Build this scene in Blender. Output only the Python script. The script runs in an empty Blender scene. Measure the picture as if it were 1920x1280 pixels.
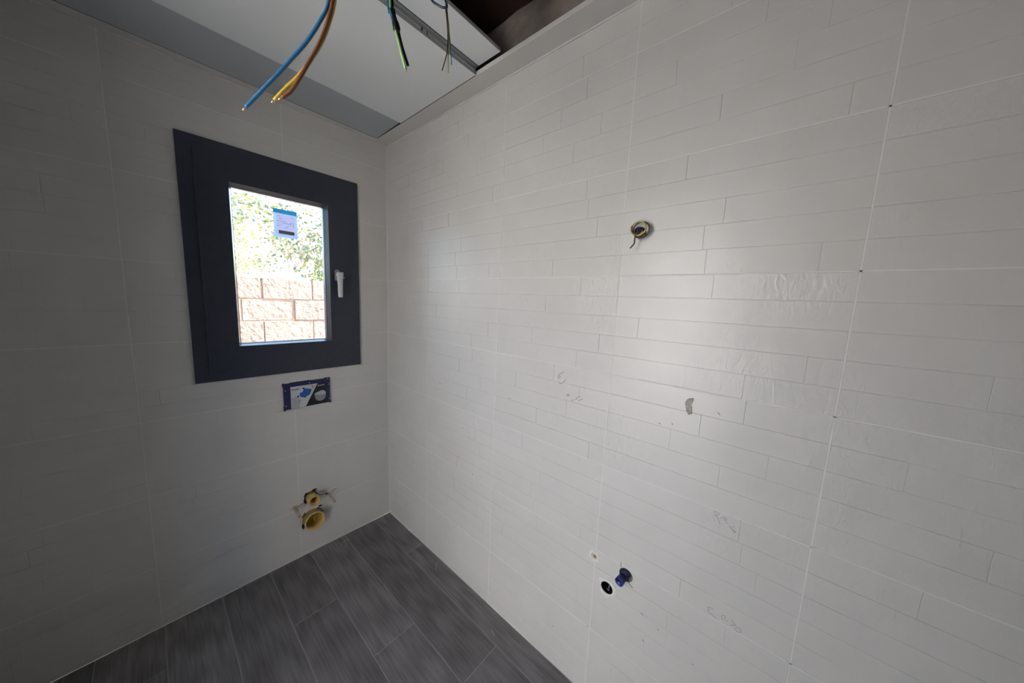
import bpy, bmesh, math, random
from mathutils import Vector, Matrix, noise
random.seed(7)
C = bpy.context.scene.collection
SC = bpy.context.scene

# ------------------------------------------------------------------ camera
CAM = Vector((-1.0286, -1.9717, 1.5337))
yaw, pitch, roll, FPX = 0.86040, -0.12730, 0.04240, 587.64
f = Vector((math.sin(yaw)*math.cos(pitch), math.cos(yaw)*math.cos(pitch), math.sin(pitch)))
r = Vector((math.cos(yaw), -math.sin(yaw), 0)); u = r.cross(f)
r2 = math.cos(roll)*r + math.sin(roll)*u
u2 = -math.sin(roll)*r + math.cos(roll)*u
cam = bpy.data.objects.new('camera', bpy.data.cameras.new('camera')); C.objects.link(cam)
cam.data.sensor_width = 36; cam.data.lens = FPX/1920*36; cam.data.clip_start = 0.02; cam.data.clip_end = 400
cam.matrix_world = Matrix(((r2.x, u2.x, -f.x, CAM.x), (r2.y, u2.y, -f.y, CAM.y), (r2.z, u2.z, -f.z, CAM.z), (0, 0, 0, 1)))
SC.camera = cam

# ------------------------------------------------------------------ light
SUN_DIR = Vector((0.84, -0.28, 0.95)).normalized()
w = bpy.data.worlds.new('sky'); SC.world = w; w.use_nodes = True
nt = w.node_tree; nt.nodes.clear()
sky = nt.nodes.new('ShaderNodeTexSky'); sky.sky_type = 'NISHITA'; sky.sun_disc = False
sky.sun_elevation = math.asin(SUN_DIR.z); sky.sun_rotation = math.atan2(SUN_DIR.x, SUN_DIR.y)
sky.air_density = 1.0; sky.dust_density = 3.0
mixw = nt.nodes.new('ShaderNodeMix'); mixw.data_type = 'RGBA'; mixw.inputs[0].default_value = 0.35
bgn = nt.nodes.new('ShaderNodeBackground'); outn = nt.nodes.new('ShaderNodeOutputWorld')
gain = nt.nodes.new('ShaderNodeVectorMath'); gain.operation = 'SCALE'; gain.inputs['Scale'].default_value = 1.0
nt.links.new(sky.outputs[0], mixw.inputs[6]); mixw.inputs[7].default_value = (0.36, 0.36, 0.345, 1)
nt.links.new(mixw.outputs[2], bgn.inputs[0]); nt.links.new(bgn.outputs[0], outn.inputs[0])
bgn.inputs[1].default_value = 2.1
sd = bpy.data.lights.new('sun', 'SUN'); sd.energy = 31; sd.angle = 0.0093; sd.color = (1, .985, .955)
so = bpy.data.objects.new('sun', sd); C.objects.link(so); so.rotation_euler = SUN_DIR.to_track_quat('Z', 'Y').to_euler()
def portal(name, loc, rot, sx, sy):
    l = bpy.data.lights.new(name, 'AREA'); l.shape = 'RECTANGLE'; l.size = sx; l.size_y = sy
    l.cycles.is_portal = True
    o = bpy.data.objects.new(name, l); C.objects.link(o); o.location = loc; o.rotation_euler = rot
DY0, DY1, DZ = -1.66, -1.02, 2.16; LT = .34         # doorway in the left wall (outside the picture)
LX = -1.60; FY = -3.1; ZT = 2.4434
portal('daylight_window', (-.55, .30, 1.64), (math.radians(-90), 0, 0), .44, .8)
portal('daylight_door', (LX-LT, (DY0+DY1)/2, DZ/2), (0, math.radians(-90), 0), DZ, DY1-DY0)
SC.view_settings.view_transform = 'Standard'; SC.view_settings.look = 'None'
SC.view_settings.gamma = 1; SC.view_settings.exposure = 0.25; SC.view_settings.use_curve_mapping = False
SC.cycles.max_bounces = 10; SC.cycles.diffuse_bounces = 6; SC.cycles.transparent_max_bounces = 12
SC.cycles.sample_clamp_indirect = 6

# ------------------------------------------------------------------ materials
def mat(name, col, rough=.6, metal=0., spec=.5, var=0., vscale=8., bump=0., bscale=60., stretch=None, detail=5, objrand=0.):
    m = bpy.data.materials.new(name); m.use_nodes = True; n = m.node_tree; b = n.nodes['Principled BSDF']
    b.inputs['Roughness'].default_value = rough; b.inputs['Metallic'].default_value = metal
    b.inputs['Specular IOR Level'].default_value = spec
    tc = n.nodes.new('ShaderNodeTexCoord'); mp = n.nodes.new('ShaderNodeMapping')
    n.links.new(tc.outputs['Object'], mp.inputs[0])
    if stretch: mp.inputs['Scale'].default_value = stretch
    oi = n.nodes.new('ShaderNodeObjectInfo')
    sc = n.nodes.new('ShaderNodeVectorMath'); sc.operation = 'SCALE'; sc.inputs[0].default_value = (37, 53, 71)
    n.links.new(oi.outputs['Random'], sc.inputs['Scale']); n.links.new(sc.outputs[0], mp.inputs['Location'])
    nz = n.nodes.new('ShaderNodeTexNoise'); nz.inputs['Scale'].default_value = vscale; nz.inputs['Detail'].default_value = detail
    n.links.new(mp.outputs[0], nz.inputs['Vector'])
    cr = n.nodes.new('ShaderNodeMapRange'); cr.inputs[1].default_value = .3; cr.inputs[2].default_value = .7
    cr.inputs[3].default_value = 1-var; cr.inputs[4].default_value = 1+var
    n.links.new(nz.outputs[0], cr.inputs[0])
    orr = n.nodes.new('ShaderNodeMapRange'); orr.inputs[3].default_value = 1-objrand; orr.inputs[4].default_value = 1+objrand
    n.links.new(oi.outputs['Random'], orr.inputs[0])
    mu = n.nodes.new('ShaderNodeMath'); mu.operation = 'MULTIPLY'
    n.links.new(cr.outputs[0], mu.inputs[0]); n.links.new(orr.outputs[0], mu.inputs[1])
    vm = n.nodes.new('ShaderNodeVectorMath'); vm.operation = 'SCALE'; vm.inputs[0].default_value = col
    n.links.new(mu.outputs[0], vm.inputs['Scale']); n.links.new(vm.outputs[0], b.inputs['Base Color'])
    if bump:
        n2 = n.nodes.new('ShaderNodeTexNoise'); n2.inputs['Scale'].default_value = bscale; n2.inputs['Detail'].default_value = 6
        n.links.new(mp.outputs[0], n2.inputs['Vector'])
        bp = n.nodes.new('ShaderNodeBump'); bp.inputs['Strength'].default_value = 1; bp.inputs['Distance'].default_value = bump
        n.links.new(n2.outputs[0], bp.inputs['Height']); n.links.new(bp.outputs[0], b.inputs['Normal'])
    return m

M = {}
M['grout'] = mat('pale grout', (.66, .65, .62), .8, var=.04, vscale=20, bump=.0002, bscale=200)
M['plaster'] = mat('skimmed plaster strip', (.60, .58, .55), .75, var=.04, vscale=6, bump=.0004, bscale=30)
M['cement'] = mat('grey cement render', (.24, .235, .225), .9, var=.1, vscale=3)
M['board_grey'] = mat('darker grey board', (.40, .425, .44), .8, var=.03, vscale=4)  # greyer and darker than the main ceiling board
M['joint_shade'] = mat('dark joint shade', (.03, .03, .03), .7)
M['board'] = mat('plasterboard', (.74, .76, .755), .8, var=.02, vscale=4, bump=.0002, bscale=90)
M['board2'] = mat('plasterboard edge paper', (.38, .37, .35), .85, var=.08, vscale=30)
M['steel'] = mat('galvanised steel', (.30, .31, .305), .5, metal=.3, var=.08, vscale=25)
M['steel2'] = mat('galvanised steel flange', (.5, .51, .50), .45, metal=.4, var=.08, vscale=25)
M['concrete'] = mat('rough render', (.21, .175, .15), .9, var=.45, vscale=7, bump=.012, bscale=16, detail=8)
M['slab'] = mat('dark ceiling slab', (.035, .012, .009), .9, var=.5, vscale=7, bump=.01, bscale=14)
M['silicone'] = mat('pale joint filler', (.68, .67, .64), .5, var=.03)
M['frame'] = mat('anthracite window foil', (.026, .032, .048), .38, spec=.5, var=.10, vscale=30, bump=.0002, bscale=90, stretch=(1, 1, 1))
M['bead'] = mat('glazing bead', (.07, .09, .12), .25, spec=.8, var=.05)
M['gasket'] = mat('black gasket', (.01, .01, .012), .6)
M['spacer'] = mat('glass spacer bar', (.55, .55, .57), .35, metal=.6, var=.04)
M['film'] = mat('white protective film', (.62, .63, .62), .35, var=.08, vscale=40, bump=.0012, bscale=60)
M['rosette'] = mat('grey handle rosette', (.34, .34, .38), .35, var=.05)
M['navy'] = mat('dark blue cardboard', (.010, .011, .072), .45, var=.15, vscale=50, bump=.0004, bscale=80)
M['navy_edge'] = mat('torn blue cardboard edge', (.012, .013, .05), .6, var=.3, vscale=90)
M['card'] = mat('printed light card', (.52, .53, .55), .5, var=.04)
M['black'] = mat('black print', (.006, .007, .008), .5, var=.1)
M['white'] = mat('white print', (.75, .76, .78), .5, var=.05, vscale=20)
M['bowl'] = mat('printed grey bowl', (.42, .43, .44), .5, var=.05, vscale=20)
M['bowl2'] = mat('printed grey bowl body', (.24, .245, .25), .5, var=.05, vscale=20)
M['blueprint'] = mat('blue print', (.01, .09, .38), .5, var=.2, vscale=60)
M['greyink'] = mat('grey ink', (.16, .17, .19), .6, var=.1)
M['mutedprint'] = mat('grey printed panel', (.36, .36, .38), .6, var=.05)
M['yellow_pvc'] = mat('yellow plastic pipe cover', (.62, .42, .13), .4, var=.08, vscale=30)
M['yellow_in'] = mat('yellow plastic inside', (.42, .30, .04), .4, var=.1, vscale=30)
M['buff'] = mat('buff plastic sleeve', (.60, .47, .36), .5, var=.1, vscale=60)
M['white_ceramic'] = mat('white filler', (.67, .655, .62), .7, var=.06, vscale=40, bump=.001, bscale=80)
M['hole'] = mat('dark hole lining', (.02, .018, .016), .9, var=.3, vscale=60)
M['rust'] = mat('brown fitting', (.22, .12, .06), .6, var=.3, vscale=120)
M['blue_tube'] = mat('blue protective tube', (.014, .024, .15), .35, var=.25, vscale=90, bump=.0005, bscale=120)
M['blue_tube2'] = mat('grey purple tube', (.13, .12, .22), .35, var=.25, vscale=90)
M['black_rubber'] = mat('black rubber pipe', (.008, .009, .009), .3, var=.2, vscale=90)
M['pencil'] = mat('pencil lead', (.16, .16, .16), .8)
M['pencil2'] = mat('faint pencil lead', (.33, .33, .32), .8)
M['glue'] = mat('dried glue smear', (.30, .28, .24), .6, var=.25, vscale=120, bump=.001, bscale=150)
M['dust'] = mat('white dust', (.45, .45, .46), .9)
def wiremat(n, c): return mat(n, c, .35, spec=.5, var=.06, vscale=60)
M['w_blue'] = wiremat('blue insulation', (.03, .16, .34)); M['w_brown'] = wiremat('brown insulation', (.20, .075, .03))
M['w_yellow'] = wiremat('yellow insulation', (.62, .42, .05)); M['w_green'] = wiremat('green yellow insulation', (.36, .62, .25))
M['w_black'] = wiremat('black insulation', (.006, .006, .006)); M['w_olive'] = wiremat('olive yellow insulation', (.42, .36, .10))
M['w_teal'] = wiremat('dark teal sheath', (.01, .035, .05)); M['w_navy'] = wiremat('navy insulation', (.008, .01, .06))
M['w_dbrown'] = wiremat('dark brown insulation', (.06, .03, .018))
M['copper'] = mat('copper', (.75, .5, .32), .3, metal=.6)
M['brick'] = mat('sandy concrete block', (.185, .135, .108), .9, var=.16, vscale=9, bump=.03, bscale=26, objrand=.06)
M['mortar'] = mat('brick red mortar', (.26, .17, .135), .95, var=.2, vscale=30, bump=.01, bscale=40)
M['bark'] = mat('pale bark', (.42, .38, .34), .9, var=.25, vscale=9, bump=.02, bscale=12)
M['leaf1'] = mat('yellow green leaf', (.20, .20, .055), .6, var=.35, vscale=3)
M['leaf2'] = mat('deep green leaf', (.09, .135, .07), .6, var=.35, vscale=3)
M['ground'] = mat('pale gravel', (.55, .54, .52), .95, var=.2, vscale=3, bump=.01, bscale=40)
M['house'] = mat('pale far house wall', (.75, .74, .75), .9, var=.05)
M['roof'] = mat('grey far roof', (.22, .22, .26), .9, var=.1)
M['bounce_render'] = mat('pale bounce wall render', (.70, .69, .67), .9, var=.05)

def tile_material(name, col, rough_amt):
    m = bpy.data.materials.new(name); m.use_nodes = True; n = m.node_tree; b = n.nodes['Principled BSDF']
    tc = n.nodes.new('ShaderNodeTexCoord'); oi = n.nodes.new('ShaderNodeObjectInfo')
    sc = n.nodes.new('ShaderNodeVectorMath'); sc.operation = 'SCALE'; sc.inputs[0].default_value = (17, 23, 31)
    n.links.new(oi.outputs['Random'], sc.inputs['Scale'])
    ad = n.nodes.new('ShaderNodeVectorMath'); ad.operation = 'ADD'
    n.links.new(tc.outputs['Object'], ad.inputs[0]); n.links.new(sc.outputs[0], ad.inputs[1])
    st = n.nodes.new('ShaderNodeVectorMath'); st.operation = 'MULTIPLY'; st.inputs[1].default_value = (1, 1, .45)
    n.links.new(ad.outputs[0], st.inputs[0])
    fine = n.nodes.new('ShaderNodeTexNoise'); fine.inputs['Scale'].default_value = 75; fine.inputs['Detail'].default_value = 4; fine.inputs['Distortion'].default_value = .8
    n.links.new(st.outputs[0], fine.inputs['Vector'])
    mid = n.nodes.new('ShaderNodeTexNoise'); mid.inputs['Scale'].default_value = 16; mid.inputs['Detail'].default_value = 2
    n.links.new(ad.outputs[0], mid.inputs['Vector'])
    mask = n.nodes.new('ShaderNodeTexNoise'); mask.inputs['Scale'].default_value = 3.2; mask.inputs['Detail'].default_value = 1
    n.links.new(ad.outputs[0], mask.inputs['Vector'])
    mr = n.nodes.new('ShaderNodeMapRange'); mr.inputs[1].default_value = .42; mr.inputs[2].default_value = .62; mr.inputs[3].default_value = .06; mr.inputs[4].default_value = 1
    n.links.new(mask.outputs[0], mr.inputs[0])
    mu = n.nodes.new('ShaderNodeMath'); mu.operation = 'MULTIPLY'; n.links.new(fine.outputs[0], mu.inputs[0]); n.links.new(mr.outputs[0], mu.inputs[1])
    a2 = n.nodes.new('ShaderNodeMath'); a2.operation = 'MULTIPLY_ADD'; a2.inputs[1].default_value = .8
    n.links.new(mid.outputs[0], a2.inputs[0]); n.links.new(mu.outputs[0], a2.inputs[2])
    bp = n.nodes.new('ShaderNodeBump'); bp.inputs['Strength'].default_value = 1; bp.inputs['Distance'].default_value = rough_amt
    n.links.new(a2.outputs[0], bp.inputs['Height']); n.links.new(bp.outputs[0], b.inputs['Normal'])
    cn = n.nodes.new('ShaderNodeTexNoise'); cn.inputs['Scale'].default_value = 5; cn.inputs['Detail'].default_value = 6
    n.links.new(ad.outputs[0], cn.inputs['Vector'])
    cm = n.nodes.new('ShaderNodeMapRange'); cm.inputs[1].default_value = .3; cm.inputs[2].default_value = .7; cm.inputs[3].default_value = .965; cm.inputs[4].default_value = 1.03
    n.links.new(cn.outputs[0], cm.inputs[0])
    vm = n.nodes.new('ShaderNodeVectorMath'); vm.operation = 'SCALE'; vm.inputs[0].default_value = col
    n.links.new(cm.outputs[0], vm.inputs['Scale']); n.links.new(vm.outputs[0], b.inputs['Base Color'])
    b.inputs['Roughness'].default_value = .35; b.inputs['Specular IOR Level'].default_value = .6
    return m
TCOL = (.57, .555, .53)
M['tile'] = tile_material('off white relief tile', TCOL, .0020)
M['tile_smooth'] = tile_material('off white smooth tile', TCOL, .0003)

def plank_material():
    m = bpy.data.materials.new('grey oak effect plank'); m.use_nodes = True; n = m.node_tree; b = n.nodes['Principled BSDF']
    tc = n.nodes.new('ShaderNodeTexCoord'); oi = n.nodes.new('ShaderNodeObjectInfo')
    sc = n.nodes.new('ShaderNodeVectorMath'); sc.operation = 'SCALE'; sc.inputs[0].default_value = (47, 93, 31)
    n.links.new(oi.outputs['Random'], sc.inputs['Scale'])
    mp = n.nodes.new('ShaderNodeMapping'); mp.inputs['Scale'].default_value = (13, 1.3, 1)
    n.links.new(tc.outputs['Object'], mp.inputs[0]); n.links.new(sc.outputs[0], mp.inputs['Location'])
    a = n.nodes.new('ShaderNodeTexNoise'); a.inputs['Scale'].default_value = 1; a.inputs['Detail'].default_value = 5; a.inputs['Distortion'].default_value = 1.4
    n.links.new(mp.outputs[0], a.inputs['Vector'])
    mp2 = n.nodes.new('ShaderNodeMapping'); mp2.inputs['Scale'].default_value = (120, 5, 1)
    n.links.new(tc.outputs['Object'], mp2.inputs[0]); n.links.new(sc.outputs[0], mp2.inputs['Location'])
    fg = n.nodes.new('ShaderNodeTexNoise'); fg.inputs['Scale'].default_value = 1; fg.inputs['Detail'].default_value = 3
    n.links.new(mp2.outputs[0], fg.inputs['Vector'])
    wv = n.nodes.new('ShaderNodeTexWave'); wv.wave_type = 'RINGS'; wv.inputs['Scale'].default_value = 1.1; wv.inputs['Distortion'].default_value = 7; wv.inputs['Detail'].default_value = 3
    n.links.new(mp.outputs[0], wv.inputs['Vector'])
    m1 = n.nodes.new('ShaderNodeMix'); m1.data_type = 'FLOAT'; m1.inputs[0].default_value = .25
    n.links.new(a.outputs[0], m1.inputs[2]); n.links.new(wv.outputs[1], m1.inputs[3])
    m2 = n.nodes.new('ShaderNodeMix'); m2.data_type = 'FLOAT'; m2.inputs[0].default_value = .5
    n.links.new(m1.outputs[0], m2.inputs[2]); n.links.new(fg.outputs[0], m2.inputs[3])
    cr = n.nodes.new('ShaderNodeValToRGB'); e = cr.color_ramp.elements
    e[0].position = .30; e[0].color = (.100, .091, .088, 1); e[1].position = .68; e[1].color = (.235, .222, .220, 1)
    n.links.new(m2.outputs[0], cr.inputs[0])
    orr = n.nodes.new('ShaderNodeMapRange'); orr.inputs[3].default_value = .85; orr.inputs[4].default_value = 1.15
    n.links.new(oi.outputs['Random'], orr.inputs[0])
    vm = n.nodes.new('ShaderNodeVectorMath'); vm.operation = 'SCALE'; n.links.new(cr.outputs[0], vm.inputs[0]); n.links.new(orr.outputs[0], vm.inputs['Scale'])
    n.links.new(vm.outputs[0], b.inputs['Base Color']); b.inputs['Roughness'].default_value = .5
    bp = n.nodes.new('ShaderNodeBump'); bp.inputs['Distance'].default_value = .0006; n.links.new(fg.outputs[0], bp.inputs['Height']); n.links.new(bp.outputs[0], b.inputs['Normal'])
    return m
M['plank'] = plank_material()
M['floor_grout'] = mat('grey floor grout', (.34, .33, .33), .9, var=.12, vscale=14)

def glass_material():
    m = bpy.data.materials.new('window glass'); m.use_nodes = True; n = m.node_tree; n.nodes.clear()
    o = n.nodes.new('ShaderNodeOutputMaterial'); mx = n.nodes.new('ShaderNodeMixShader')
    t = n.nodes.new('ShaderNodeBsdfTransparent'); t.inputs[0].default_value = (.93, .95, .95, 1)
    g = n.nodes.new('ShaderNodeBsdfGlossy'); g.inputs['Roughness'].default_value = .01
    fr = n.nodes.new('ShaderNodeFresnel'); fr.inputs[0].default_value = 1.3
    n.links.new(fr.outputs[0], mx.inputs[0]); n.links.new(t.outputs[0], mx.inputs[1]); n.links.new(g.outputs[0], mx.inputs[2])
    n.links.new(mx.outputs[0], o.inputs[0]); return m
M['glass'] = glass_material()

# ------------------------------------------------------------------ helpers
def obj(name, bm, m, parent=None, loc=None, smooth=False):
    me = bpy.data.meshes.new(name); bmesh.ops.recalc_face_normals(bm, faces=bm.faces[:]); bm.to_mesh(me); bm.free()
    o = bpy.data.objects.new(name, me); C.objects.link(o)
    for mm in (m if isinstance(m, (list, tuple)) else [m]): me.materials.append(mm)
    if parent: o.parent = parent
    if loc: o.location = loc
    if smooth:
        for p in me.polygons: p.use_smooth = True
    return o
def tag(o, label=None, cat=None, group=None, kind=None):
    if label: o['label'] = label
    if cat: o['category'] = cat
    if group: o['group'] = group
    if kind: o['kind'] = kind
    return o
def empty(name, loc=(0, 0, 0)):
    o = bpy.data.objects.new(name, None); C.objects.link(o); o.location = loc; o.empty_display_size = .05; return o
def box(bm, x0, x1, y0, y1, z0, z1, bev=0., mi=0):
    v = [bm.verts.new(p) for p in ((x0,y0,z0),(x1,y0,z0),(x1,y1,z0),(x0,y1,z0),(x0,y0,z1),(x1,y0,z1),(x1,y1,z1),(x0,y1,z1))]
    fs = [bm.faces.new([v[i] for i in q]) for q in ((3,2,1,0),(4,5,6,7),(0,1,5,4),(1,2,6,5),(2,3,7,6),(3,0,4,7))]
    for q in fs: q.material_index = mi
    if bev:
        es = list({e for q in fs for e in q.edges}); bmesh.ops.bevel(bm, geom=es, offset=bev, segments=2, affect='EDGES', clamp_overlap=True)
def mbox(name, b, m, parent=None, bev=0., origin=None):
    bm = bmesh.new(); o = origin or (0, 0, 0)
    x0,x1,y0,y1,z0,z1 = b; box(bm, x0-o[0], x1-o[0], y0-o[1], y1-o[1], z0-o[2], z1-o[2], bev)
    return obj(name, bm, m, parent, origin)
def frame_of(d):
    d = d.normalized(); a = Vector((0, 0, 1)) if abs(d.z) < .9 else Vector((1, 0, 0))
    x = d.cross(a).normalized(); return x, d.cross(x).normalized()
def tube(bm, pts, rad, seg=10, mi=0, closed=False):
    pts = [Vector(p) for p in pts]; rings = []; n = len(pts)
    x, y = frame_of(pts[1]-pts[0])
    for i, p in enumerate(pts):
        if closed: d = pts[(i+1) % n]-pts[i-1]
        else: d = pts[min(i+1, n-1)]-pts[max(i-1, 0)]
        d.normalize(); x = (x-d*x.dot(d)).normalized(); y = d.cross(x)
        rr = rad[i] if isinstance(rad, (list, tuple)) else rad
        rings.append([bm.verts.new(p+rr*(math.cos(t)*x+math.sin(t)*y)) for t in [2*math.pi*k/seg for k in range(seg)]])
    for i in range(n if closed else n-1):
        a, b = rings[i], rings[(i+1) % n]
        for k in range(seg):
            q = bm.faces.new((a[k], a[(k+1) % seg], b[(k+1) % seg], b[k])); q.material_index = mi
    if not closed:
        bm.faces.new(rings[0][::-1]).material_index = mi; bm.faces.new(rings[-1]).material_index = mi
def spline(pts, n=6):
    P = [Vector(p) for p in pts]; P = [2*P[0]-P[1]]+P+[2*P[-1]-P[-2]]; out = []
    for i in range(1, len(P)-2):
        for k in range(n):
            t = k/n; a, b, c, d = P[i-1:i+3]
            out.append(.5*((2*b)+(c-a)*t+(2*a-5*b+4*c-d)*t*t+(-a+3*b-3*c+d)*t**3))
    out.append(P[-2]); return out
def lathe(bm, base, axis, prof, seg=32, mi=0, closed=True):
    """prof: list of (distance along axis, radius); closed profile makes a solid ring"""
    base = Vector(base); axis = Vector(axis).normalized(); x, y = frame_of(axis); rings = []
    for h, rr in prof:
        rings.append([bm.verts.new(base+axis*h+rr*(math.cos(t)*x+math.sin(t)*y)) for t in [2*math.pi*k/seg for k in range(seg)]])
    n = len(rings)
    for i in range(n if closed else n-1):
        a, b = rings[i], rings[(i+1) % n]
        for k in range(seg): bm.faces.new((a[k], a[(k+1) % seg], b[(k+1) % seg], b[k])).material_index = mi
    if not closed: bm.faces.new(rings[0]); bm.faces.new(rings[-1])
def boolean(o, cutters):
    me0 = o.data
    mods = []
    for c in cutters:
        md = o.modifiers.new('cut', 'BOOLEAN'); md.operation = 'DIFFERENCE'; md.object = c; md.solver = 'EXACT'; md.use_self = True
    dg = bpy.context.evaluated_depsgraph_get(); dg.update()
    me = bpy.data.meshes.new_from_object(o.evaluated_get(dg)); o.modifiers.clear(); o.data = me
    return o
def poly_prism(bm, pts2, to3, t0, t1, mi=0):
    a = [bm.verts.new(to3(p, t0)) for p in pts2]; b = [bm.verts.new(to3(p, t1)) for p in pts2]; n = len(pts2)
    bm.faces.new(a).material_index = mi; bm.faces.new(b[::-1]).material_index = mi
    for i in range(n): bm.faces.new((a[i], b[i], b[(i+1) % n], a[(i+1) % n])).material_index = mi

# ------------------------------------------------------------------ room shell
H, W = 1/3., 0.54425; Z0 = 2.29834; CY = 0.45353
WIN = (-.915, -.1875, 1.1058, 2.1722)                       # outer edges of the window frame in the wall
# cutters for real openings
def cyl_cut(base, axis, rad, depth):
    bm = bmesh.new(); lathe(bm, base, axis, [(-.05, rad), (depth, rad)], 28, closed=False); o = obj('cutter', bm, []); return o
def box_cut(b):
    return mbox('cutter', b, [])
cut_elec = cyl_cut((0, -1.600, 1.765), (1, 0, 0), .017, .06)
cut_drain = cyl_cut((0, -1.595, .511), (1, 0, 0), .0235, .07)
cut_cold = cyl_cut((0, -1.657, .603), (1, 0, 0), .0235, .06)
cut_hot = cyl_cut((0, -1.539, .602), (1, 0, 0), .0125, .05)
cut_flush = cyl_cut((-.482, 0, .352), (0, 1, 0), .034, .07)
cut_waste = cyl_cut((-.482, 0, .222), (0, 1, 0), .056, .07)
cut_win = box_cut((WIN[0]+.045, WIN[1]-.045, -.2, .6, WIN[2]+.045, WIN[3]-.045))
holes_right = [cut_elec, cut_drain, cut_cold, cut_hot]; holes_back = [cut_flush, cut_waste]

wall_right = tag(mbox('wall_right', (.0035, .22, FY, .0, 0, ZT), M['grout']), 'wall of off-white tiles with split-stone courses, the large wall on the right', kind='structure')
boolean(wall_right, holes_right)
um = mbox('upper_masonry', (-.004, .22, FY, .0, ZT+.012, 2.70), M['concrete'], wall_right)
um['label'] = 'rough unplastered masonry above the suspended ceiling'
bm = bmesh.new(); bmesh.ops.create_grid(bm, x_segments=80, y_segments=14, size=.5)
for v in bm.verts:
    y = -3.05+(v.co.x+.5)*3.0; z = ZT+.02+(v.co.y+.5)*.2
    v.co = Vector((-.012-.016*noise.noise(Vector((y*3, z*9, 1)))-.008*noise.noise(Vector((y*11, z*20, 4))), y, z))
obj('render_coat', bm, M['concrete'], wall_right, smooth=True)
wall_back = tag(mbox('wall_back', (LX-.2, .22, .0035, .29, 0, 2.9), [M['grout']]), 'tiled end wall with the window and the toilet connections', kind='structure')
boolean(wall_back, holes_back+[cut_win])
bm = bmesh.new()
box(bm, LX-LT, LX, FY, DY0, 0, 2.9); box(bm, LX-LT, LX, DY1, 0.0, 0, 2.9); box(bm, LX-LT, LX, DY0, DY1, DZ, 2.9)
wall_left = tag(obj('wall_left', bm, M['cement']), 'plain rendered wall with a doorway to the left of the camera', kind='structure')
wall_front = tag(mbox('wall_front', (LX-.14, .22, FY-.14, FY, 0, 2.9), M['cement']), 'plain rendered wall behind the camera', kind='structure')
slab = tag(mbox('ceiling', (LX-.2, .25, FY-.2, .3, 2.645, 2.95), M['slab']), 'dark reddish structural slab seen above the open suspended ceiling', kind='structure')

# tiles -------------------------------------------------------------------
def relief_tile(bm, w, h, to3, rnd, relief=1., ys=None):
    """a tile w x h: a body and 5 courses of split-stone bricks, each with chamfered edges"""
    g = .0007*relief; ch = .0006
    def slab3(u0, u1, v0, v1, t0, t1):
        c = min(ch, (u1-u0)*.3, (v1-v0)*.3)
        A = [(u0, v0, t0), (u1, v0, t0), (u1, v1, t0), (u0, v1, t0)]
        B = [(u0, v0, t1-c), (u1, v0, t1-c), (u1, v1, t1-c), (u0, v1, t1-c)]
        D = [(u0+c, v0+c, t1), (u1-c, v0+c, t1), (u1-c, v1-c, t1), (u0+c, v1-c, t1)]
        L = [[bm.verts.new(to3(*p)) for p in q] for q in (A, B, D)]
        bm.faces.new(L[0][::-1]); bm.faces.new(L[2])
        for a, b in ((L[0], L[1]), (L[1], L[2])):
            for i in range(4): bm.faces.new((a[i], a[(i+1) % 4], b[(i+1) % 4], b[i]))
    slab3(0, w, 0, h, -.009, -.0011*relief-.0003)
    nrow = max(1, round(h/.0667)); rh = h/nrow
    for k in range(nrow):
        s = -rnd.uniform(0, .3); base = rnd.uniform(0, .0006)*relief
        cuts = [0]
        while True:
            s += rnd.uniform(.22, .60)
            if s > w-.05: break
            if s > .05: cuts.append(s)
        cuts.append(w)
        for a, b in zip(cuts, cuts[1:]):
            t = -rnd.uniform(0, .0008)*relief
            slab3(a+(g*.4 if a > 0 else .0002), b-(g*.4 if b < w else .0002), k*rh+(g if k else .0002), (k+1)*rh-(g if k < nrow-1 else .0002), -.0045, t)
tile_cache = {}
def add_tile(parent, side, a0, a1, z0, z1, rnd, cutters, variant):
    """side 'right': a = -y ; side 'back': a = -x"""
    j = .0014; w = a1-a0-2*j; h = z1-z0-2*j
    if w <= .01 or h <= .01: return
    key = (side, round(w, 4), round(h, 4), variant)
    if side == 'right': to3 = lambda u, v, t: Vector((-t, -u, v)); org = (0, -(a0+j), z0+j)
    else: to3 = lambda u, v, t: Vector((-u, -t, v)); org = (-(a0+j), 0, z0+j)
    if key not in tile_cache:
        bm = bmesh.new(); relief_tile(bm, w, h, to3, random.Random(int(w*1000)*31+int(h*1000)*7+variant), 1. if side == 'right' else .45)
        o = obj('tile', bm, M['tile'] if side == 'right' else M['tile_smooth'], parent, org); tile_cache[key] = o.data
    else:
        o = bpy.data.objects.new('tile', tile_cache[key]); C.objects.link(o); o.parent = parent; o.location = org
    need = []
    for c, (ca, cz, rr) in cutters:
        if a0-rr < ca < a1+rr and z0-rr < cz < z1+rr: need.append(c)
    if need: boolean(o, need)
    return o
rnd = random.Random(5)
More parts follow.
